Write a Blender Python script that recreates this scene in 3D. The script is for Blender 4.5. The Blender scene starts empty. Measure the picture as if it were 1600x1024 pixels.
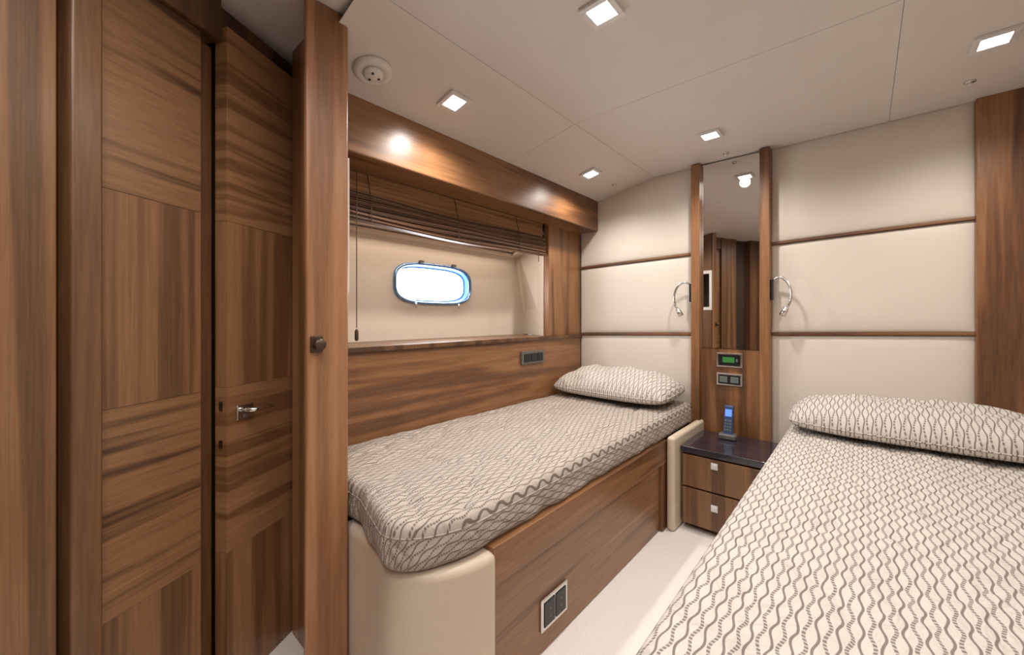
import bpy, math, random
from mathutils import Vector, noise
random.seed(3)
S=1.1
COL=bpy.context.scene.collection
D=2.34
def W(x,y,z): return Vector((S*x,S*y,S*(1+z)))

# ------------------------------------------------------------------ materials
def lin(c):
    def f(v):
        v/=255.
        return v/12.92 if v<=.04045 else ((v+.055)/1.055)**2.4
    return (f(c[0]),f(c[1]),f(c[2]),1)
def base(name,col,rough=.5,metal=0,coat=0,emis=None,es=0):
    m=bpy.data.materials.new(name); m.use_nodes=True
    b=m.node_tree.nodes['Principled BSDF']
    b.inputs['Base Color'].default_value=lin(col)
    b.inputs['Roughness'].default_value=rough
    b.inputs['Metallic'].default_value=metal
    b.inputs['Coat Weight'].default_value=coat
    b.inputs['Coat Roughness'].default_value=.25
    if emis:
        b.inputs['Emission Color'].default_value=lin(emis); b.inputs['Emission Strength'].default_value=es
    return m,b
def N(m,t,**kw):
    n=m.node_tree.nodes.new(t)
    for k,v in kw.items(): setattr(n,k,v)
    return n
def LK(m,a,b): m.node_tree.links.new(a,b)
def ramp(m,fac,stops):
    r=N(m,'ShaderNodeValToRGB'); e=r.color_ramp.elements
    e[0].position=stops[0][0]; e[0].color=lin(stops[0][1])
    e[1].position=stops[-1][0]; e[1].color=lin(stops[-1][1])
    for p,c in stops[1:-1]:
        q=e.new(p); q.color=lin(c)
    LK(m,fac,r.inputs['Fac']); return r
def soft(name,col,rough=.6,nscale=60,var=.06,bump=.05,coat=0):
    m,b=base(name,col,rough,coat=coat)
    tc=N(m,'ShaderNodeTexCoord'); n=N(m,'ShaderNodeTexNoise')
    n.inputs['Scale'].default_value=nscale; n.inputs['Detail'].default_value=5
    LK(m,tc.outputs['Object'],n.inputs['Vector'])
    d=tuple(max(0,c*(1-var)) for c in col); l=tuple(min(255,c*(1+var)) for c in col)
    r=ramp(m,n.outputs['Fac'],[(.3,d),(.7,l)]); LK(m,r.outputs['Color'],b.inputs['Base Color'])
    if bump:
        bp=N(m,'ShaderNodeBump'); bp.inputs['Strength'].default_value=bump; bp.inputs['Distance'].default_value=.002
        LK(m,n.outputs['Fac'],bp.inputs['Height']); LK(m,bp.outputs['Normal'],b.inputs['Normal'])
    return m
def wood(name,dark,mid,light,axis,off=0,across=9,along=.55,rough=.38,coat=.2,fig=.5,ring=.07,rings=26):
    m,b=base(name,mid,rough,coat=coat)
    tc=N(m,'ShaderNodeTexCoord'); mp=N(m,'ShaderNodeMapping')
    sc={'Z':(across,across,along),'Y':(across,along,across),'X':(along,across,across),'H':(along,along,across)}[axis]
    mp.inputs['Scale'].default_value=sc; mp.inputs['Location'].default_value=(off,off*1.7,off*.6)
    LK(m,tc.outputs['Object'],mp.inputs['Vector'])
    n1=N(m,'ShaderNodeTexNoise'); n1.inputs['Scale'].default_value=1.1; n1.inputs['Detail'].default_value=2; n1.inputs['Distortion'].default_value=fig
    n2=N(m,'ShaderNodeTexNoise'); n2.inputs['Scale'].default_value=13; n2.inputs['Detail'].default_value=6; n2.inputs['Roughness'].default_value=.7
    LK(m,mp.outputs['Vector'],n1.inputs['Vector']); LK(m,mp.outputs['Vector'],n2.inputs['Vector'])
    mu=N(m,'ShaderNodeMath',operation='MULTIPLY'); mu.inputs[1].default_value=rings; LK(m,n1.outputs['Fac'],mu.inputs[0])
    si=N(m,'ShaderNodeMath',operation='SINE'); LK(m,mu.outputs[0],si.inputs[0])
    a=N(m,'ShaderNodeMath',operation='MULTIPLY_ADD'); a.inputs[1].default_value=ring; LK(m,si.outputs[0],a.inputs[0]); LK(m,n1.outputs['Fac'],a.inputs[2])
    a2=N(m,'ShaderNodeMath',operation='MULTIPLY_ADD'); a2.inputs[1].default_value=.50; LK(m,n2.outputs['Fac'],a2.inputs[0]); LK(m,a.outputs[0],a2.inputs[2])
    a3=N(m,'ShaderNodeMath',operation='SUBTRACT'); a3.inputs[1].default_value=.25; LK(m,a2.outputs[0],a3.inputs[0])
    r=ramp(m,a3.outputs[0],[(.25,dark),(.5,mid),(.76,light)])
    LK(m,r.outputs['Color'],b.inputs['Base Color'])
    return m
WZ=wood('walnut_vertical',(78,48,28),(120,79,48),(156,111,72),'Z')
WZ2=wood('walnut_vertical_dark',(60,38,24),(92,61,38),(120,84,55),'Z',off=3)
WY=wood('walnut_lengthwise',(80,50,31),(121,81,50),(156,112,75),'Y',off=5,along=.5)
WX=wood('walnut_crosswise',(74,48,30),(106,70,44),(134,94,60),'X',off=2)
ZV=wood('veneer_vertical',(76,49,30),(112,77,48),(142,102,68),'Z',off=7,across=18,along=.4,fig=.3,rough=.42,ring=.06)
ZH=wood('veneer_horizontal',(70,45,28),(112,78,49),(148,108,73),'H',off=1,across=28,along=1.0,fig=.3,rough=.42,ring=.10,rings=16)
OV=wood('door_veneer_vertical',(94,62,39),(134,94,62),(162,120,85),'Z',off=11,across=16,fig=.3,ring=.05)
OH=wood('door_veneer_horizontal',(94,62,39),(135,95,63),(162,120,85),'H',off=13,across=26,along=1.0,fig=.3,ring=.06)
PO=wood('post_walnut',(112,73,46),(148,103,70),(175,129,92),'Z',off=17,across=10,along=.4)
LEATHER=soft('wall_leather',(210,199,186),.55,160,.008,.04)
LEATHER2=soft('bolster_leather',(206,189,168),.45,120,.012,.06,coat=.1)
CARPET=soft('cream_carpet',(232,225,219),.95,400,.04,.3)
CEIL=soft('ceiling_panel_paint',(212,204,197),.5,8,.006,0)
CREAM=soft('cream_lining',(208,194,178),.5,90,.01,.02)
DARK,_=base('shaded_gap',(52,34,22),.7)  # dark brown puts the shade of the door gaps into the backing wall
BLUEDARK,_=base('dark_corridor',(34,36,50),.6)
CHROME=soft('brushed_chrome',(215,213,211),.2,80,.03,0); CHROME.node_tree.nodes['Principled BSDF'].inputs['Metallic'].default_value=1
SATIN=soft('satin_silver_bezel',(222,222,222),.3,80,.02,0); SATIN.node_tree.nodes['Principled BSDF'].inputs['Metallic'].default_value=.25
BRONZE=soft('dark_bronze',(84,68,58),.35,80,.04,0); BRONZE.node_tree.nodes['Principled BSDF'].inputs['Metallic'].default_value=.7
RIM=soft('porthole_blue_chrome_rim',(130,165,210),.15,80,.04,0); RIM.node_tree.nodes['Principled BSDF'].inputs['Metallic'].default_value=1
BLACKP=soft('black_plastic',(20,20,22),.3,60,.1,0)
GREYP=soft('grey_metal',(96,92,90),.35,60,.05,0)
WHITEP=soft('white_plastic',(216,209,203),.35,40,.02,0)
MIR,_=base('mirror_silver',(228,225,222),.02,metal=1)
STONE=soft('dark_glossy_top',(34,30,42),.08,25,.25,0,coat=.6)
LAMP,_=base('lamp_lens',(255,240,220),.5,emis=(255,245,235),es=30)
GLASS,_=base('porthole_daylight_glass',(245,250,255),.9,emis=(250,252,255),es=12.0)
BLUEREV,_=base('porthole_blue_seal',(30,100,175),.5,emis=(20,120,225),es=.30)  # faint emission puts the daylight glow into the seal itself
GREEN,_=base('green_display',(30,80,30),.3,emis=(70,150,70),es=.4)
GREYS,_=base('grey_display',(90,96,90),.3,emis=(120,130,120),es=.1)
BLUEP,_=base('blue_phone_plastic',(52,70,110),.3,coat=.4)
BLUELIT,_=base('blue_phone_display',(90,130,220),.3,emis=(110,150,235),es=.6)
SCREEN,_=base('screen_black',(8,8,10),.15)
BLINDTOP=wood('blind_slats_brown',(112,76,46),(150,106,68),(180,134,90),'Y',off=21,across=60,along=.8,rough=.6,coat=0,ring=.02)
BLINDDARK=wood('blind_slats_dark',(68,45,30),(100,68,46),(128,92,64),'Y',off=23,across=60,along=.8,rough=.6,coat=0,ring=.02)
CORD=soft('cord_brown',(70,50,36),.7,60,.1,0)

def fabric(name,bgc,lc):
    m,b=base(name,bgc,.9)
    uv=N(m,'ShaderNodeUVMap'); sp=N(m,'ShaderNodeSeparateXYZ')
    nz=N(m,'ShaderNodeTexNoise'); nz.inputs['Scale'].default_value=5
    LK(m,uv.outputs['UV'],nz.inputs['Vector'])
    vm=N(m,'ShaderNodeVectorMath',operation='MULTIPLY_ADD'); vm.inputs[1].default_value=(.007,.007,0)
    LK(m,nz.outputs['Color'],vm.inputs[0]); LK(m,uv.outputs['UV'],vm.inputs[2]); LK(m,vm.outputs[0],sp.inputs[0])
    X,Y=sp.outputs['X'],sp.outputs['Y']
    def M(op,a,b_=None,c=None):
        n=N(m,'ShaderNodeMath',operation=op)
        for i,v in enumerate((a,b_,c)):
            if v is None: continue
            if isinstance(v,(int,float)): n.inputs[i].default_value=v
            else: LK(m,v,n.inputs[i])
        return n.outputs[0]
    s=.0135; lam=.066; A=.0032
    sn=M('SINE',M('MULTIPLY',Y,2*math.pi/lam))
    def family(sign,shift,w):
        x=M('MULTIPLY_ADD',sn,A*sign,M('ADD',X,shift))
        f=M('FRACT',M('DIVIDE',x,2*s))
        d=M('MULTIPLY',M('ABSOLUTE',M('SUBTRACT',f,.5)),2*s)
        return M('SUBTRACT',1,M('MULTIPLY',M('SUBTRACT',d,w),1000),None)
    def cl(v):
        n=N(m,'ShaderNodeClamp'); LK(m,v,n.inputs[0]); return n.outputs[0]
    f1=cl(family(1,0,.0022)); f2=cl(family(-1,s,.0015))
    tick=cl(M('MULTIPLY_ADD',M('SINE',M('MULTIPLY',Y,2*math.pi/.0080)),.7,.85))
    mask=M('MAXIMUM',M('MULTIPLY',f1,tick),f2)
    mask=M('MULTIPLY',mask,.9)
    mix=N(m,'ShaderNodeMix',data_type='RGBA')
    LK(m,mask,mix.inputs[0]); mix.inputs[6].default_value=lin(bgc); mix.inputs[7].default_value=lin(lc)
    LK(m,mix.outputs[2],b.inputs['Base Color'])
    n3=N(m,'ShaderNodeTexNoise'); n3.inputs['Scale'].default_value=8; n3.inputs['Detail'].default_value=5; n3.inputs['Distortion'].default_value=1.6
    LK(m,uv.outputs['UV'],n3.inputs['Vector'])
    bp=N(m,'ShaderNodeBump'); bp.inputs['Strength'].default_value=.8; bp.inputs['Distance'].default_value=.03
    LK(m,n3.outputs['Fac'],bp.inputs['Height']); LK(m,bp.outputs['Normal'],b.inputs['Normal'])
    return m
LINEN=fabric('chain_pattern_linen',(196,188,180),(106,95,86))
LINEN_SHADED=fabric('chain_pattern_linen_shaded',(176,164,154),(98,86,77))  # same cloth as the other bedding, left bed's shade put into its colour

# ------------------------------------------------------------------ builders
class MB:
    def __init__(s): s.v=[]; s.f=[]; s.uv={}
    def boxT(s,T,a,b,c):
        i=len(s.v)
        for z in c:
            for y in b:
                for x in a: s.v.append(T(x,y,z))
        q=[(0,1,3,2),(4,6,7,5),(0,4,5,1),(2,3,7,6),(0,2,6,4),(1,5,7,3)]
        s.f+= [tuple(i+k for k in f) for f in q]; return s
    def box(s,x0,x1,y0,y1,z0,z1): return s.boxT(W,(x0,x1),(y0,y1),(z0,z1))
    def prism(s,poly,z0,z1,T=W):
        i=len(s.v); n=len(poly)
        for z in (z0,z1):
            for p in poly: s.v.append(T(p[0],p[1],z))
        s.f.append(tuple(i+k for k in range(n))[::-1]); s.f.append(tuple(i+n+k for k in range(n)))
        for k in range(n):
            k2=(k+1)%n; s.f.append((i+k,i+k2,i+n+k2,i+n+k))
        return s
    def tube(s,pts,r,n=10,cap=True):          # pts world metres
        pts=[Vector(p) for p in pts]; i=len(s.v)
        rs=r if isinstance(r,(list,tuple)) else [r]*len(pts)
        up=None
        for k,p in enumerate(pts):
            t=(pts[min(k+1,len(pts)-1)]-pts[max(k-1,0)]).normalized()
            if up is None:
                up=Vector((0,0,1)) if abs(t.z)<.9 else Vector((1,0,0))
            a=t.cross(up).normalized(); bb=a.cross(t).normalized(); up=bb
            for j in range(n):
                q=2*math.pi*j/n; s.v.append(p+rs[k]*(math.cos(q)*a+math.sin(q)*bb))
        for k in range(len(pts)-1):
            for j in range(n):
                j2=(j+1)%n; s.f.append((i+k*n+j,i+k*n+j2,i+(k+1)*n+j2,i+(k+1)*n+j))
        if cap:
            s.f.append(tuple(i+j for j in range(n))[::-1]); e=i+(len(pts)-1)*n
            s.f.append(tuple(e+j for j in range(n)))
        return s
    def lathe(s,c,axis,prof,n=28):            # prof: (radius, height along axis)
        c=Vector(c); ax=Vector(axis).normalized()
        a=ax.orthogonal().normalized(); b=ax.cross(a)
        i=len(s.v)
        for r,h in prof:
            for j in range(n):
                q=2*math.pi*j/n; s.v.append(c+ax*h+r*(math.cos(q)*a+math.sin(q)*b))
        for k in range(len(prof)-1):
            for j in range(n):
                j2=(j+1)%n; s.f.append((i+k*n+j,i+k*n+j2,i+(k+1)*n+j2,i+(k+1)*n+j))
        s.f.append(tuple(i+j for j in range(n))[::-1]); e=i+(len(prof)-1)*n
        s.f.append(tuple(e+j for j in range(n)))
        return s
def origin(o):
    v=Vector(o.location)
    while o.parent: o=o.parent; v+=Vector(o.location)
    return v
def obj(name,mb,mat,parent=None,bevel=0,smooth=False,seg=2,loc=None,label=None):
    if parent: O=origin(parent)
    elif loc is not None: O=Vector(loc)
    else:
        xs=[p[0] for p in mb.v]; ys=[p[1] for p in mb.v]; zs=[p[2] for p in mb.v]
        O=Vector(((min(xs)+max(xs))/2,(min(ys)+max(ys))/2,min(zs)))
    me=bpy.data.meshes.new(name); me.from_pydata([tuple(Vector(p)-O) for p in mb.v],[],mb.f); me.update()
    import bmesh
    bm=bmesh.new(); bm.from_mesh(me); bmesh.ops.recalc_face_normals(bm,faces=bm.faces); bm.to_mesh(me); bm.free()
    me.materials.append(mat)
    if mb.uv:
        ul=me.uv_layers.new(name='UVMap')
        for l in me.loops: ul.data[l.index].uv=mb.uv[l.vertex_index]
    o=bpy.data.objects.new(name,me); COL.objects.link(o)
    if parent: o.parent=parent
    else: o.location=O
    if bevel:
        b=o.modifiers.new('bevel','BEVEL'); b.width=bevel; b.segments=seg; b.limit_method='ANGLE'; b.angle_limit=math.radians(40)
        smooth=True
    if smooth:
        for p in me.polygons: p.use_smooth=True
        if bevel:
            w=o.modifiers.new('wn','WEIGHTED_NORMAL'); w.keep_sharp=False
    if label: o['label']=label
    return o
def thing(name,loc,label,cat,group=None):
    o=bpy.data.objects.new(name,None); o.empty_display_size=.05; COL.objects.link(o); o.location=loc
    o['label']=label; o['category']=cat
    if group: o['group']=group
    return o
def tag(o,label,cat,group=None):
    o['label']=label; o['category']=cat
    if group: o['group']=group
    return o
def struct(name,mb,mat,bevel=0,label=None,**k):
    o=obj(name,mb,mat,bevel=bevel,**k); o['kind']='structure'; 
    if label: o['label']=label
    return o
def sroot(name,loc,label):
    o=bpy.data.objects.new(name,None); o.empty_display_size=.05; COL.objects.link(o); o.location=loc; o['kind']='structure'; o['label']=label; return o
def dup(root,loc,label,rot=None):
    r=root.copy(); COL.objects.link(r); r.location=loc; r['label']=label
    if rot: r.rotation_euler=rot
    for ch in root.children:
        c=ch.copy(); COL.objects.link(c); c.parent=r
        for g in ch.children:
            d=g.copy(); COL.objects.link(d); d.parent=c
    return r

# ------------------------------------------------------------------ room shell
struct('floor',MB().box(-2.2,.85,-.9,2.45,-1.06,-1),CARPET,label='cream carpeted floor between the beds')
XF=-1.313
def cz(x): return .84 if x>-.94 else .84-.075*((-.94-x)/.373)
g=.0008
cm=MB()
for (x0,x1,y0,y1) in [(-.94,.08,-.9,1.47),(-.94,.08,1.47,2.36),(.08,.85,-.9,2.36),(-2.2,-.94,-.9,.50)]:
    cm.box(x0+g,x1-g,y0+g,y1-g,.84,.8425)
for y0,y1 in [(.50,1.47),(1.47,2.36)]:
    i=len(cm.v)
    for z in (0,.0025):
        for (x,y) in [(-.94-g,y0+g),(-1.34,y0+g),(-1.34,y1-g),(-.94-g,y1-g)]: cm.v.append(W(x,y,cz(x)+z))
    cm.f+=[(i,i+1,i+2,i+3),(i+4,i+7,i+6,i+5)]+[(i+k,i+4+k,i+4+(k+1)%4,i+(k+1)%4) for k in range(4)]
cm.box(-2.2,.85,-.9,2.36,.844,.90)
struct('ceiling',cm,CEIL,label='pale cabin ceiling in large flat panels with thin seams')
struct('wall_back',MB().box(-1.9,.85,D+.03,D+.08,-1,.86),WZ2,label='wall behind the bed heads')
struct('wall_right',MB().box(.80,.85,-.85,D+.03,-1,.86),CREAM)
struct('wall_front',MB().box(-2.2,.85,-.9,-.85,-1,.86),WZ2)
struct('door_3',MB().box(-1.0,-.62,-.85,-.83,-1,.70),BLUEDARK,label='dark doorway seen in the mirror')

# padded leather panels on back wall (their joints rise very slightly towards the right)
zt1,zt2=.355,-.095
def rise(x): return .028*(x+.75)
def pad(x0,x1,z0,z1,r0,r1):
    """softly domed upholstered panel"""
    m=MB(); nx,nz=30,18
    I={}
    e=lambda t: max(0,1-(abs(2*t-1))**6)
    for i in range(nx+1):
        for k in range(nz+1):
            u=.5-.5*math.cos(math.pi*i/nx); v=.5-.5*math.cos(math.pi*k/nz)
            x=x0+(x1-x0)*u; a=z0+r0*rise(x); b_=z1+r1*rise(x); z=a+(b_-a)*v
            I[i,k]=len(m.v); m.v.append(W(x,D+.008-.012*(e(u)*e(v))**.6,z))
    for i in range(nx):
        for k in range(nz): m.f.append((I[i,k],I[i+1,k],I[i+1,k+1],I[i,k+1]))
    loop=[I[i,0] for i in range(nx+1)]+[I[nx,k] for k in range(1,nz+1)]+[I[i,nz] for i in range(nx-1,-1,-1)]+[I[0,k] for k in range(nz-1,0,-1)]
    b0=len(m.v)
    for q in loop: p=Vector(m.v[q]); p.y=S*(D+.03); m.v.append(p)
    L=len(loop)
    for k in range(L): m.f.append((loop[k],loop[(k+1)%L],b0+(k+1)%L,b0+k))
    m.f.append(tuple(b0+k for k in range(L)))
    return m
def rowpanels(x0,x1):
    for z0,z1,r0,r1 in [(-1,zt2-.007,0,1),(zt2+.007,zt1-.007,1,1),(zt1+.007,.84,1,0)]:
        o=obj('trim_%d'%rowpanels.n,pad(x0,x1,z0,z1,r0,r1),LEATHER,smooth=True); o['kind']='structure'; o['label']='off-white leather wall panel'; rowpanels.n+=1
    for z in (zt1,zt2):
        m=MB().boxT(lambda x,y,zz: W(x,y,zz+rise(x)),(x0,x1),(D-.006,D+.03),(z-.006,z+.006))
        o=obj('trim_%d'%rowpanels.n,m,WX,bevel=.002); o['kind']='structure'; o['label']='thin walnut strip between leather wall panels'; rowpanels.n+=1
rowpanels.n=1
rowpanels(-1.45,-.700)
rowpanels(-.345,.322)
struct('trim_20',MB().box(.322,.62,D-.02,D+.03,-1,.84),WZ,bevel=.004,label='wide upright walnut board right of the leather panels')

# walnut + mirror column
mc=thing('mirror_column',W(-.52,D-.02,-1),'tall narrow mirror in a walnut column above the bedside cabinet','mirror')
obj('side_strip',MB().box(-.712,-.668,D-.055,D+.03,-1,.835),WZ,mc,bevel=.002)
obj('side_strip',MB().box(-.388,-.345,D-.055,D+.03,-1,.835),WZ,mc,bevel=.002)
obj('lower_panel',MB().box(-.668,-.388,D-.015,D+.03,-1,-.168),WZ,mc)
obj('mirror_glass',MB().box(-.667,-.389,D-.018,D+.03,-.166,.832),MIR,mc)

# window side wall ----------------------------------------------------------
struct('wall_left',MB().box(-1.56,-1.45,.545,D,-1,-.135),WY,label='walnut boarding along the wall side of the left bed')
struct('trim_21',MB().box(-1.78,-1.435,.545,2.0,-.135,-.114).box(-1.56,-1.435,2.0,D,-.135,-.114),WZ2,bevel=.003,label='walnut window ledge')
struct('trim_22',MB().box(-1.49,-1.45,1.975,D,-.114,.60),WZ,bevel=.002,label='walnut upright board at the head end of the window niche')
def lean(x,y,z):      # the end face leans: its far edge sits further forward at the top
    t=(-1.49-x)/.31
    return W(x,y-.22*(z+.114)*max(0,t),z)
struct('trim_23',MB().prism([(-1.80,2.12),(-1.49,1.965),(-1.49,2.0),(-1.80,2.16)],-.114,.62,T=lean),CREAM,label='cream slanted end face of window niche')
struct('trim_24',MB().box(-1.80,-1.40,.545,2.1,.60,.64),CREAM,label='cream top of window niche')
struct('trim_25',MB().box(-1.46,XF,.530,D,.567,.768),WY,bevel=.008,seg=3,label='deep walnut pelmet beam above the window')
# stepped cornice that turns the corner and drops away down the slanted end face
def cor(dx):
    return [(-1.76,.545),(-1.76+dx,.545),(-1.76+dx,1.99-.30*dx-dx),(-1.60,1.94-dx*1.1),(-1.49,1.955-dx*.9),(-1.49,1.99),(-1.76,2.06)]
def rise_end(x,y,z):   # moulding climbs towards the board at the head end
    t=max(0,(x+1.70)/.21) if y>1.8 else 0
    return W(x,y,z+(.07*t if z<.59 else 0))
cmx=MB()
for dx,z0,z1 in [(.075,.455,.60),(.052,.425,.448),(.030,.395,.418)]: cmx.prism(cor(dx),z0,z1,T=rise_end)
struct('trim_26',cmx,CREAM,bevel=.004,label='stepped cream moulding above the porthole')
pc_y,pc_z,hw,hh=1.34,.178,.245,.098
def stad(k,n,a,b):
    t=2*math.pi*k/n; c,s_=math.cos(t),math.sin(t); e=.60
    return (a*math.copysign(abs(c)**e,c), b*math.copysign(abs(s_)**e,s_))
def rectpt(k,n,y0,y1,z0,z1):
    t=2*math.pi*k/n; c,s_=math.cos(t),math.sin(t)
    best=1e9
    if c>1e-6: best=min(best,(y1-pc_y)/c)
    if c<-1e-6: best=min(best,(y0-pc_y)/c)
    if s_>1e-6: best=min(best,(z1-pc_z)/s_)
    if s_<-1e-6: best=min(best,(z0-pc_z)/s_)
    return (c*best,s_*best)
n=96; hm=MB()
ks=list(range(n))
for k in ks:
    a=stad(k,n,hw,hh); hm.v.append(W(-1.75,pc_y+a[0],pc_z+a[1]))
for k in ks:
    a=rectpt(k,n,.543,2.14,-.2,.66); hm.v.append(W(-1.75,pc_y+a[0],pc_z+a[1]))
for k in ks: hm.f.append((k,(k+1)%n,n+(k+1)%n,n+k))
def add_corner(cy,cz_):
    ang=math.atan2(cz_-pc_z,cy-pc_y)%(2*math.pi); k=int(ang/(2*math.pi)*n)
    hm.v.append(W(-1.75,cy,cz_)); hm.f.append((n+k%n,n+(k+1)%n,len(hm.v)-1))
for cy in (.543,2.14):
    for c2 in (-.2,.66): add_corner(cy,c2)
struct('wall_hull',hm,CREAM,label='cream hull lining behind the window niche')
win=sroot('window_1',W(-1.75,pc_y,pc_z-hh),'small rounded porthole with blue chrome rim and bright daylight')
def ringstrip(prof,name,mat,parent,smooth=True):
    m=MB()
    for (ex,xx) in prof:
        for k in ks:
            a=stad(k,n,hw+ex,hh+ex); m.v.append(W(xx,pc_y+a[0],pc_z+a[1]))
    for r in range(len(prof)-1):
        for k in ks: m.f.append((r*n+k,r*n+(k+1)%n,(r+1)*n+(k+1)%n,(r+1)*n+k))
    return obj(name,m,mat,parent,smooth=smooth)
ringstrip([(.014,-1.75),(.013,-1.738),(.007,-1.731),(.0,-1.736),(-.004,-1.75)],'window_frame',RIM,win)
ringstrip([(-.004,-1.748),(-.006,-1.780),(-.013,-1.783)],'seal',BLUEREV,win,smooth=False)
gm=MB(); gm.v=[W(-1.784,pc_y+stad(k,n,hw-.005,hh-.005)[0],pc_z+stad(k,n,hw-.005,hh-.005)[1]) for k in ks]; gm.f=[tuple(ks)]
obj('pane',gm,GLASS,win)
for yy in (-.10,.12):
    obj('hinge',MB().box(-1.745,-1.725,pc_y+yy-.012,pc_y+yy+.012,pc_z+hh+.008,pc_z+hh+.022),GREYP,win,bevel=.003)
for yy in (-.14,.15):
    m=MB().tube([W(-1.725,pc_y+yy,pc_z-hh-.03),W(-1.725,pc_y+yy,pc_z-hh-.004)],.005,8)
    obj('latch',m,CHROME,win,smooth=True)

# blind -------------------------------------------------------------------
bl=thing('roman_blind',W(-1.47,1.25,.375),'dark brown slatted roman blind pulled up above the porthole','blind')
by0,by1=.56,1.955
def sag(y,k=0):
    t=(y-by0)/(by1-by0); return -.010*math.sin(math.pi*t)+.004*math.sin(9*t+k*.3)
YN=24
def slat(m,z,x0,x1,h_,wav=1.0,k=0):
    i=len(m.v)
    for j in range(YN+1):
        y=by0+(by1-by0)*j/YN; zz=z+sag(y,k)*wav
        for (x,dz) in ((x0,0),(x1,.001),(x1,h_+.001),(x0,h_)): m.v.append(W(x,y,zz+dz))
    for j in range(YN):
        for q in range(4): m.f.append((i+4*j+q,i+4*j+(q+1)%4,i+4*j+4+(q+1)%4,i+4*j+4+q))
    m.f.append((i,i+1,i+2,i+3)); e=i+4*YN; m.f.append((e+3,e+2,e+1,e))
m=MB()
for k in range(20):
    z=.466+k*.0053; slat(m,z,-1.487,-1.4835,.0042,1-k/20,k)
m2=MB().box(-1.490,-1.4885,by0,by1,.46,.575)
obj('slat_sheet',m,BLINDTOP,bl)
obj('backing',m2,BLINDDARK,bl)
m=MB()
for k in range(23):
    z=.376+.0050*k; off=.012*(.5+.5*math.sin(k*1.45))
    slat(m,z,-1.4905,-1.464+off-.0006*k,.0038,1,k)
obj('folded_stack',m,BLINDDARK,bl,smooth=False)
obj('head_rail',MB().box(-1.50,-1.47,by0,by1,.572,.595),BLINDDARK,bl,bevel=.003)
for yy in (.80,1.25,1.70):
    obj('ladder_tape',MB().tube([W(-1.480,yy,.57),W(-1.45,yy,.46),W(-1.445,yy,.37)],.0022,6),CORD,bl)
c=obj('pull_cord',MB().tube([W(-1.44,.735,.56),W(-1.44,.735,-.04)],.0022,6),CORD,bl)
obj('tassel',MB().lathe(W(-1.44,.735,-.09),(0,0,1),[(.003,0),(.008,.006),(.008,.04),(.003,.05)],12),CORD,c,smooth=True)
c=obj('pull_cord',MB().tube([W(-1.44,1.86,.40),W(-1.44,1.86,.33)],.0025,6),CORD,bl)

# partition + post ----------------------------------------------------------
struct('wall_partition',MB().box(-1.352,-1.085,.49,.528,-1,.84).box(-1.80,-1.30,.5285,.541,-1,.84),WZ2,label='walnut partition at the foot of the left bed')
struct('trim_27',MB().box(-1.100,-1.08,.414,.528,-1,.84),PO,bevel=.008,seg=4,label='upright walnut corner post with a round knob')
struct('trim_33',MB().box(-1.353,-1.100,.478,.49,-1,.84),PO,label='walnut jamb between open door and corner post')
kn=thing('post_knob',W(-1.08,.44,-.071),'round dark bronze knob on the upright walnut post','knob')
obj('base_plate',MB().box(-1.08,-1.074,.424,.456,-.093,-.049),BRONZE,kn,bevel=.003)
obj('knob',MB().lathe(W(-1.074,.44,-.071),(1,0,0),[(.006,0),(.008,.006),(.016,.012),(.017,.022),(.013,.026)],20),BRONZE,kn,smooth=True)

# oblique joinery wall -------------------------------------------------------
P0=Vector((-1.078,-.071)); d=Vector((-.4907,.8713)); nn=Vector((.8713,.4907))
def TL(s_,n_,z): p=P0+d*s_+nn*n_; return W(p.x,p.y,z)
struct('wall_joinery',MB().boxT(TL,(-.95,.80),(-.14,-.06),(-1,.84)),DARK)
struct('trim_28',MB().boxT(TL,(-.10,.071),(-.06,.0),(-1,.84)),ZV,bevel=.003,label='walnut veneered wall board at the far left')
struct('trim_29',MB().boxT(TL,(.078,.128),(-.06,.022),(-1,.84)),WZ2,bevel=.006,label='upright walnut door frame at the far left')
struct('trim_30',MB().boxT(TL,(.128,.388),(-.06,.012),(.722,.84)),WZ2,bevel=.003,label='walnut header over the closed door')
struct('trim_31',MB().boxT(TL,(.388,.66),(-.06,-.02),(.765,.84)),WZ2,bevel=.003,label='walnut header over the open door')
struct('trim_32',MB().boxT(TL,(-.95,-.30),(-.06,.0),(-1,.84)),WZ2,bevel=.003)
struct('trim_34',MB().boxT(TL,(.350,.40),(-.06,-.035),(-1,.72)),WZ2,label='shadowed walnut rebate between the two doors')
d1=sroot('door_1',TL(.2,0,-1),'closed walnut door with alternating grain blocks at the left')
tops=[(.262,.718,ZH),(-.188,.262,ZV),(-.62,-.188,ZH),(-1,-.62,ZV)]
for z0,z1,mt in tops:
    obj('door_panel',MB().boxT(TL,(.131,.342),(-.04,.0),(z0+.0003,z1-.0003)),mt,d1,bevel=.0005)
Q0=Vector((-1.251,.283)); Qd=(Vector((-1.374,.501))-Q0).normalized(); Qn=Vector((Qd.y,-Qd.x))
def TD(s_,n_,z): p=Q0+Qd*s_+Qn*n_; return W(p.x,p.y,z)
d2=sroot('door_2',TD(.15,-.02,-.998),'walnut door standing ajar with chrome lever handle')
for z0,z1,mt in [(.597,.765,OH),(.253,.597,OH),(-.185,.253,OV),(-.62,-.185,OH),(-.998,-.62,OV)]:
    obj('door_panel',MB().boxT(TD,(0,.262),(-.038,0),(z0+.0003,z1-.0003)),mt,d2,bevel=.0005)
hd=obj('door_handle',MB().boxT(TD,(.025,.078),(0,.006),(-.278,-.238)),CHROME,d2,bevel=.003,label='chrome handle')
obj('lever',MB().tube([TD(.045,.0,-.252),TD(.045,.03,-.252),TD(.055,.036,-.252),TD(.112,.036,-.255)],[.007,.007,.0075,.006],12),CHROME,hd,smooth=True)
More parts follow.
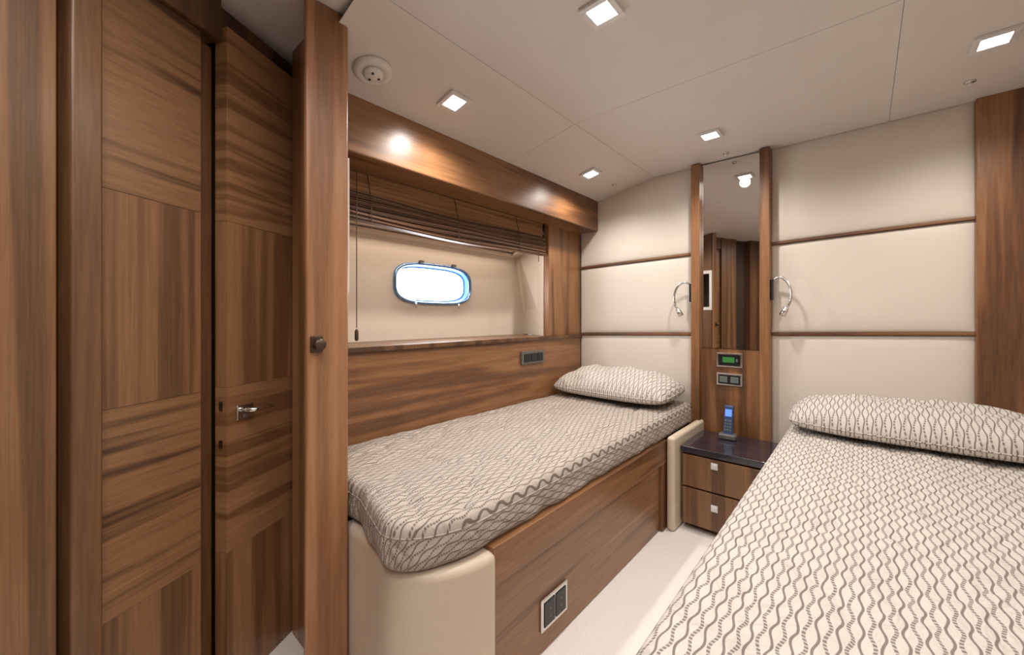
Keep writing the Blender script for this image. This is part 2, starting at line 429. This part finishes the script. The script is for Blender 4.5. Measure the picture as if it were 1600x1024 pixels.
obj('key_cover',MB().lathe(TD(.05,0.004,-.27),Vector((Qn.x,Qn.y,0)),[(.006,0),(.006,.006)],14),GREYP,hd)
for zz,h_ in ((-.235,.012),(-.335,.010)):
    obj('latch_plate',MB().boxT(TD,(-.002,.0),(-.024,-.014),(zz-h_,zz+h_)),BRONZE,d2)

# ------------------------------------------------------------------ left bed
bd=thing('single_bed',W(-1.08,1.4,-1),'walnut single bed base with cream leather corners under the porthole','bed')
obj('base',MB().box(-1.448,-.735,.73,D-.005,-1,-.588).box(-1.448,-1.14,.545,.73,-1,-.588),WY,bd)
obj('side_rail',MB().box(-.745,-.698,.715,1.90,-.685,-.582),WY,bd,bevel=.004)
obj('front_panel',MB().box(-.735,-.716,.715,1.84,-.998,-.688),WY,bd,bevel=.0015)
obj('end_post',MB().box(-.735,-.700,1.842,1.90,-.998,-.686),WZ,bd,bevel=.002)
bol=[(-1.135,.531),(-1.03,.535),(-.97,.530),(-.90,.515)]
for k in range(9):
    t=math.pi/2*k/8; bol.append((-.845+.157*math.sin(t), .725-.222*math.cos(t)))
bol+=[(-.75,.727),(-.80,.727),(-1.135,.727)]
obj('corner_bolster',MB().prism(bol,-1,-.590),LEATHER2,bd,bevel=.024,seg=6,label='rounded cream leather corner at the foot')
obj('corner_bolster',MB().box(-.695,-.656,1.872,D-.004,-1,-.560),LEATHER2,bd,bevel=.018,seg=5,label='cream leather corner at the head')

def mattress(name,xw,xf,foot,yh,zb,zt,r,amp,seedv,mat,NX=70,NY=150):
    """grid top with rounded border + skirt; foot(x) gives the foot line"""
    m=MB()
    def spacing(k,nk):
        t=k/nk; return t*.45+.55*(.5-.5*math.cos(math.pi*t))
    xs=[xw+(xf-xw)*spacing(i,NX) for i in range(NX+1)]
    B=[(x,foot(x)) for x in xs]
    def dist(x,y):
        dd=min(abs(x-xw)+0*y, abs(xf-x), abs(yh-y))
        for (p,q) in zip(B[:-1],B[1:]):
            if abs(p[0]-x)>r*2+.05: continue
            ax,ay=p; bx,by=q; L=(bx-ax)**2+(by-ay)**2
            t=max(0,min(1,((x-ax)*(bx-ax)+(y-ay)*(by-ay))/L)); dd=min(dd,math.hypot(x-ax-t*(bx-ax),y-ay-t*(by-ay)))
        return dd
    idx={}
    for i,x in enumerate(xs):
        y0=foot(x)
        for j in range(NY+1):
            y=y0+(yh-y0)*spacing(j,NY)
            dd=dist(x,y)
            if i in (0,NX) or j in (0,NY): dd=0
            zz=zt
            if dd<r: zz=zt-r*(1-math.sqrt(max(0,1-(1-dd/r)**2)))
            w=min(1,dd/(r*1.5))
            nv=noise.noise(Vector((x*5+seedv,y*4,0)))*1.0+noise.noise(Vector((x*14+seedv,y*11,3)))*.45
            cr=abs(noise.noise(Vector((x*7+y*3+seedv,y*2.2-x*2,5))))
            nv+=-.9*max(0,1-cr/.10)
            cr=abs(noise.noise(Vector((x*4-y*5+seedv,y*5+x*2,9))))
            nv+=-.6*max(0,1-cr/.08)
            zz+=amp*nv*w
            idx[i,j]=len(m.v); m.v.append(W(x,y,zz)); m.uv[idx[i,j]]=(S*x,S*y)
    for i in range(NX):
        for j in range(NY): m.f.append((idx[i,j],idx[i+1,j],idx[i+1,j+1],idx[i,j+1]))
    loop=[idx[i,0] for i in range(NX+1)]+[idx[NX,j] for j in range(1,NY+1)]+[idx[i,NY] for i in range(NX-1,-1,-1)]+[idx[0,j] for j in range(NY-1,0,-1)]
    L=len(loop); rows=[loop]
    ht=(zt-r)-zb; P=[Vector(m.v[q]) for q in loop]; UV=[m.uv[q] for q in loop]
    nr=9
    for rr in range(1,nr+1):
        t=rr/nr; row=[]
        for k in range(L):
            a=P[(k-1)%L]; b_=P[(k+1)%L]; tn=(b_-a); tn.z=0; tn.normalize(); nm=Vector((tn.y,-tn.x,0))
            bul=.004*math.sin(math.pi*t)-.010*max(0,t-.8)/.2 + .010*t*noise.noise(Vector((P[k].x*12+seedv,P[k].y*12,t*1.5)))
            p=P[k]+nm*bul; p.z=P[k].z-ht*S*t
            row.append(len(m.v)); m.v.append(p); dr=ht*S*t+.3*r
            m.uv[len(m.v)-1]=(UV[k][0]+nm.x*dr,UV[k][1]+nm.y*dr)
        rows.append(row)
    for a,b_ in zip(rows[:-1],rows[1:]):
        for k in range(L): m.f.append((a[k],a[(k+1)%L],b_[(k+1)%L],b_[k]))
    m.f.append(tuple(rows[-1]))
    o=obj(name,m,mat,smooth=True)
    edge=[P[k]+Vector((0,0,-.004)) for k in range(0,L,2)]; edge.append(edge[0])
    pm=MB().tube(edge,.0024,6,cap=False); pm.uv={k:(p[0],p[1]) for k,p in enumerate(pm.v)}
    obj('piping',pm,mat,o,smooth=True)
    return o,P
def footL(x):
    if x<-1.05: return .545
    if x<-.84: return .545+(.488-.545)*((x+1.05)/.21)
    t=(x+.84)/.130
    t=min(1,max(0,t)); return .488+.222*(1-math.sqrt(max(0,1-t**2.0)))
mt,P=mattress('mattress',-1.440,-.712,footL,2.325,-.583,-.472,.030,.009,1.3,LINEN_SHADED)
tag(mt,'mattress in chain patterned cover with shade put into its colour on the walnut bed under the porthole','mattress')

def footR(x): return .22
rb=thing('single_bed',W(.17,1.2,-1),'low cream base of the right bed, mostly hidden under the patterned bedding','bed')
obj('base',MB().box(-.225,.60,.27,2.325,-1,-.725),LEATHER2,rb,bevel=.02,seg=4)
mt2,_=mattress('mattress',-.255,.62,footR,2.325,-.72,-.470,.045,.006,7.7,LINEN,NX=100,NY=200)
tag(mt2,'wide mattress in wavy chain patterned bedding on the right of the photo','mattress')

def pillow(name,cx,cy,hx,hy,zb,th,seedv,mat,rot=0,tilt=0,rnd=.07):
    m=MB(); NX,NY=60,40
    O=W(cx,cy,zb)
    def prof(u,v):
        a=max(0,1-abs(u)**3.4); b_=max(0,1-abs(v)**2.5)
        return (a**.55)*(b_**.55)
    def outline(u,v):
        c=(u*u*v*v)**1.5
        return u*(1-rnd*.6*c), v*(1-rnd*1.8*c)
    top={};bot={}
    for i in range(NX+1):
        for j in range(NY+1):
            u=-math.cos(math.pi*i/NX); v=-math.cos(math.pi*j/NY)
            x,y=outline(u,v); h_=prof(u,v)
            wr=(noise.noise(Vector((u*3+seedv,v*2.4,0)))*.13+noise.noise(Vector((u*9+seedv,v*6,2)))*.06)*h_
            zt_=th*(.30+.70*h_+wr) if h_>0 else th*.30
            zb_=th*.30*(1-h_**.5)
            X=S*hx*x; Y=S*hy*y
            cr,sr=math.cos(rot),math.sin(rot)
            def put(z):
                zz=S*z+ math.sin(tilt)*(Y+S*hy)
                m.v.append(O+Vector((X*cr-Y*sr,(X*sr+Y*cr),zz))); m.uv[len(m.v)-1]=(X+seedv,Y); return len(m.v)-1
            top[i,j]=put(zt_)
            bot[i,j]=top[i,j] if i in (0,NX) or j in (0,NY) else put(zb_)
    for i in range(NX):
        for j in range(NY):
            m.f.append((top[i,j],top[i+1,j],top[i+1,j+1],top[i,j+1])); m.f.append((bot[i,j],bot[i,j+1],bot[i+1,j+1],bot[i+1,j]))
    o=obj(name,m,mat,smooth=True)
    edge=[m.v[top[i,0]] for i in range(NX+1)]+[m.v[top[NX,j]] for j in range(1,NY+1)]+[m.v[top[i,NY]] for i in range(NX-1,-1,-1)]+[m.v[top[0,j]] for j in range(NY-1,-1,-1)]
    pm=MB().tube(edge,.003,6,cap=False)
    pm.uv={k:(p[0],p[1]) for k,p in enumerate(pm.v)}
    obj('piping',pm,mat,o,smooth=True)
    return o
tag(pillow('pillow',-1.075,2.125,.345,.185,-.462,.150,2.2,LINEN,rot=-.03,tilt=.08),'chain patterned pillow at the head of the bed under the porthole','pillow')
tag(pillow('pillow',.145,2.125,.385,.19,-.466,.132,5.1,LINEN,rot=-.0,tilt=.06,rnd=.12),'wide chain patterned pillow on the bed at the right, beside the cabinet','pillow')

# ------------------------------------------------------------------ bedside cabinet
nt=thing('bedside_cabinet',W(-.47,2.12,-1),'small walnut bedside cabinet with two drawers and dark glossy top between the beds','cabinet')
x0,x1,y0,y1=-.648,-.292,1.955,D-.058
obj('body',MB().box(x0,x1,y0+.004,y1,-.975,-.637).box(x0+.02,x1-.01,y0+.04,y1,-1,-.975),WZ2,nt,bevel=.002)
obj('top',MB().box(x0-.003,x1+.006,y0-.018,y1,-.636,-.606),STONE,nt,bevel=.004)
for z0,z1,zk in [(-.792,-.645,-.672),(-.968,-.800,-.862)]:
    dr=obj('drawer',MB().box(x0+.004,x1-.004,y0-.012,y0+.004,z0,z1),ZV,nt,bevel=.002)
    obj('drawer_pull',MB().box(-.517,-.489,y0-.022,y0-.012,zk-.014,zk+.014).box(-.512,-.494,y0-.024,y0-.022,zk-.009,zk+.009),SATIN,dr,bevel=.002)

# phone
ph=thing('cordless_phone',W(-.508,2.2,-.606),'blue lit cordless phone standing in its charging dock on the bedside cabinet','phone')
obj('dock',MB().prism([(-.545,2.165),(-.471,2.165),(-.466,2.19),(-.475,2.235),(-.541,2.235),(-.55,2.19)],-.606,-.580),GREYP,ph,bevel=.008,seg=3)
def TP(x,y,z): 
    a=math.radians(-12); yy=y*math.cos(a)-z*math.sin(a); zz=y*math.sin(a)+z*math.cos(a); return W(-.508+x,2.195+yy,-.592+zz)
hs=obj('handset',MB().boxT(TP,(-.021,.021),(-.011,.011),(0,.150)),BLUEP,ph,bevel=.007,seg=3)
obj('display',MB().boxT(TP,(-.015,.015),(-.0125,-.0105),(.095,.130)),BLUELIT,hs)
km=MB()
for r_ in range(4):
    for c_ in range(3): km.boxT(TP,(-.015+c_*.011,-.007+c_*.011),(-.0125,-.0105),(.025+r_*.015,.034+r_*.015))
obj('keypad',km,GREYS,hs)

# control plates on the column
def plate(name,cx,zc,w_,h_,label,cat,scr):
    t=thing(name,W(cx,D-.015,zc-h_/2),label,cat)
    obj('bezel',MB().box(cx-w_/2,cx+w_/2,D-.024,D-.015,zc-h_/2,zc+h_/2),CHROME,t,bevel=.003)
    f=obj('insert',MB().box(cx-w_/2+.009,cx+w_/2-.009,D-.027,D-.024,zc-h_/2+.009,zc+h_/2-.009),BLACKP,t)
    if scr=='g':
        obj('display',MB().box(cx-.03,cx+.025,D-.0285,D-.027,zc-.012,zc+.016),GREEN,f)
        obj('button',MB().box(cx+.032,cx+.042,D-.0300,D-.027,zc-.008,zc+.008),GREYP,f)
    else:
        for dx in (-.026,.026): obj('rocker_switch',MB().box(cx+dx-.019,cx+dx+.019,D-.031,D-.027,zc-.016,zc+.016),GREYS,f,bevel=.002)
plate('control_display',-.530,-.226,.122,.076,'control plate with green display, on the walnut panel just below the mirror','control panel','g')
plate('light_switch',-.530,-.328,.122,.066,'lower switch plate on the walnut panel, beneath the green display','switch','s')
t=thing('bedside_switch',W(-1.45,1.81,-.27),'grey switch unit on the walnut boarding beside the left pillow','switch')
obj('bezel',MB().box(-1.45,-1.436,1.705,1.915,-.270,-.194),GREYP,t,bevel=.004)
for k in range(3):
    obj('button',MB().box(-1.436,-1.431,1.722+k*.06,1.774+k*.06,-.255,-.209),BLACKP,t,bevel=.002)
t=thing('power_socket',W(-.716,.998,-.93),'chrome framed double black power socket low on the front of the walnut bed','socket')
zc=-.885
obj('frame',MB().box(-.716,-.708,.930,1.066,zc-.048,zc+.048),CHROME,t,bevel=.003)
for k in range(2):
    y_=.942+k*.059
    ins=obj('socket_insert',MB().box(-.708,-.7055,y_,y_+.053,zc-.036,zc+.036),BLACKP,t,bevel=.002)
    for dz in (-.012,.012): obj('pin_hole',MB().lathe(W(-.7055,y_+.0265,zc+dz),(1,0,0),[(.004,0),(.004,.0012)],10),GREYP,ins)

# reading lamps
def bez(p,nn_=16):
    out=[]
    for k in range(nn_+1):
        t_=k/nn_; q=[Vector(a) for a in p]
        while len(q)>1: q=[q[i]*(1-t_)+q[i+1]*t_ for i in range(len(q)-1)]
        out.append(q[0])
    return out
def reading(sx,xb,label):
    t=thing('reading_lamp',W(xb,D-.03,.1),label,'lamp','reading lamps on the mirror column')
    a,b_=sorted((xb,xb+sx*.012))
    obj('base',MB().box(a,b_,D-.05,D-.015,.085,.185),BLACKP,t,bevel=.003)
    p=bez([W(xb+sx*.008,D-.033,.175),W(xb+sx*.04,D-.06,.225),W(xb+sx*.095,D-.06,.18),W(xb+sx*.105,D-.065,.09),W(xb+sx*.07,D-.06,.045)])
    obj('arm',MB().tube(p,.0065,10),CHROME,t,smooth=True)
    e=p[-1]; ax=(p[-1]-p[-3]).normalized()
    obj('lamp_head',MB().lathe(e,ax,[(.007,-.004),(.013,.0),(.015,.02),(.016,.045),(.012,.047)],18),CHROME,t,smooth=True)
reading(-1,-.712,'slim chrome curved reading lamp on the left edge of the mirror column')
reading(1,-.345,'slim chrome curved reading lamp on the right edge of the mirror column')

t=thing('wall_screen',W(-1.2,.5285,.07),'black screen in a pale frame seen in the mirror','screen')
obj('frame',MB().box(-1.29,-1.090,.5285,.535,.07,.45),WHITEP,t)
obj('display',MB().box(-1.272,-1.112,.535,.5365,.10,.42),SCREEN,t)

# ------------------------------------------------------------------ ceiling fittings
tilt=math.atan(.075/.373)
def downlight(label):
    t=thing('ceiling_downlight',(0,0,0),label,'ceiling light','square ceiling downlights')
    s_=.047; q=.031; fm=MB()
    def TT(x,y,z): return Vector((S*x,S*y,S*z))
    for a,b_ in [((-s_,s_),(-s_,-q)),((-s_,s_),(q,s_)),((-s_,-q),(-q,q)),((q,s_),(-q,q))]: fm.boxT(TT,a,b_,(-.010,0))
    obj('bezel',fm,SATIN,t,bevel=.0015)
    obj('lens',MB().boxT(TT,(-q,q),(-q,q),(-.006,-.001)),LAMP,t)
    return t
spots=[(-.536,.975,'square ceiling downlight nearest the camera, at the top centre of the photo'),
(-1.135,.956,'square ceiling downlight over the foot of the left bed, near the round ceiling speaker'),
(-.528,1.966,'square ceiling downlight in front of the mirror column'),
(-1.135,1.937,'square ceiling downlight over the left pillow, near the pelmet end'),
(.295,1.86,'square ceiling downlight over the right bed, at the upper right corner of the photo')]
for i,(x,y,lb) in enumerate(spots):
    if i==0: dl=downlight(lb); r=dl; r.location=W(x,y,cz(x))
    else: r=dup(dl,W(x,y,cz(x)),lb,rot=(0,-tilt,0) if x<-1 else None)
def lamp(x,y,e,size=.03,ang=155):
    L=bpy.data.lights.new('downlight_and_fill','SPOT'); L.energy=e; L.color=(1,.955,.90); L.spot_size=math.radians(ang); L.spot_blend=1; L.shadow_soft_size=size
    o=bpy.data.objects.new('downlight_and_fill',L); COL.objects.link(o); o.location=W(x,y,cz(x)-.04)
for (x,y,_) in spots: lamp(x,y,27)
for (x,y) in [(.29,.9),(-.536,-.1),(.29,-.3)]:  lamp(x,y,15)  # extra unseen spots without fittings, added to light the cabin
lamp(-.80,.12,7)  # unseen fill spot, added to brighten the open door and the post
L=bpy.data.lights.new('cabin_fill_light','AREA'); L.energy=14; L.size=1.2; L.color=(1,.965,.93)  # added fill without a fitting, lifts the overall light in the cabin
o=bpy.data.objects.new('cabin_fill_light',L); COL.objects.link(o); o.location=W(-.1,.15,.80)
L=bpy.data.lights.new('niche_strip_light','AREA'); L.shape='RECTANGLE'; L.size=.04; L.size_y=1.4; L.energy=5; L.color=(1,.86,.70)
o=bpy.data.objects.new('niche_strip_light',L); COL.objects.link(o); o.location=W(-1.60,1.27,.59)
L=bpy.data.lights.new('porthole_daylight','AREA'); L.shape='RECTANGLE'; L.size=.15; L.size_y=.45; L.energy=4; L.color=(.85,.94,1)
o=bpy.data.objects.new('porthole_daylight',L); COL.objects.link(o); o.location=W(-1.70,pc_y,pc_z); o.rotation_euler=(0,math.radians(-90),0)

# sprinklers / sensors
def sensor(label):
    t=thing('ceiling_sensor',(0,0,0),label,'ceiling sensor','small round ceiling sensors')
    obj('collar',MB().lathe((0,0,0),(0,0,-1),[(.017,0),(.016,.004),(.010,.006)],20),CHROME,t,smooth=True)
    obj('bulb',MB().lathe((0,0,-.006),(0,0,-1),[(.006,0),(.007,.004),(.004,.010)],14),WHITEP,t,smooth=True)
    return t
sn=sensor('small chrome ceiling sensor just above the mirror column'); sn.location=W(-.528,2.24,.84)
dup(sn,W(-1.129,2.2,cz(-1.129)),'small chrome ceiling sensor near the pelmet end above the left pillow')
dup(sn,W(.283,2.14,.84),'small chrome ceiling sensor near the top of the right walnut board')
x,y=-1.177,.655
t=thing('ceiling_speaker',W(x,y,cz(x)),'round white ceiling speaker between the walnut post and pelmet','speaker')
ax=Vector((math.sin(tilt),0,-math.cos(tilt)))
obj('housing',MB().lathe(W(x,y,cz(x)),ax,[(.067,0),(.067,.006),(.060,.014),(.046,.018),(.042,.015)],36),WHITEP,t,smooth=True)
cn=obj('cone',MB().lathe(W(x,y,cz(x)),ax,[(.036,.014),(.034,.022),(.024,.028),(.011,.030)],30),WHITEP,t,smooth=True)
for k in range(3):
    q=2*math.pi*k/3+.4; a=ax.orthogonal().normalized(); b_=ax.cross(a)
    obj('sound_hole',MB().lathe(W(x,y,cz(x))+(a*math.cos(q)+b_*math.sin(q))*.018,ax,[(.005,.024),(.005,.0305)],10),BLACKP,cn)

# ------------------------------------------------------------------ world + camera
w=bpy.data.worlds.new('world'); bpy.context.scene.world=w; w.use_nodes=True
bg=w.node_tree.nodes['Background']; bg.inputs[0].default_value=(.7,.85,1,1); bg.inputs[1].default_value=.6
cam=bpy.data.cameras.new('camera'); co=bpy.data.objects.new('camera',cam); COL.objects.link(co)
co.location=(0,0,S); co.rotation_euler=(math.radians(90),0,math.atan(550/620))
cam.sensor_width=36; cam.lens=620/1600*36; cam.shift_y=-16/1600; cam.clip_start=.02
bpy.context.scene.camera=co
bpy.context.scene.view_settings.view_transform='Standard'
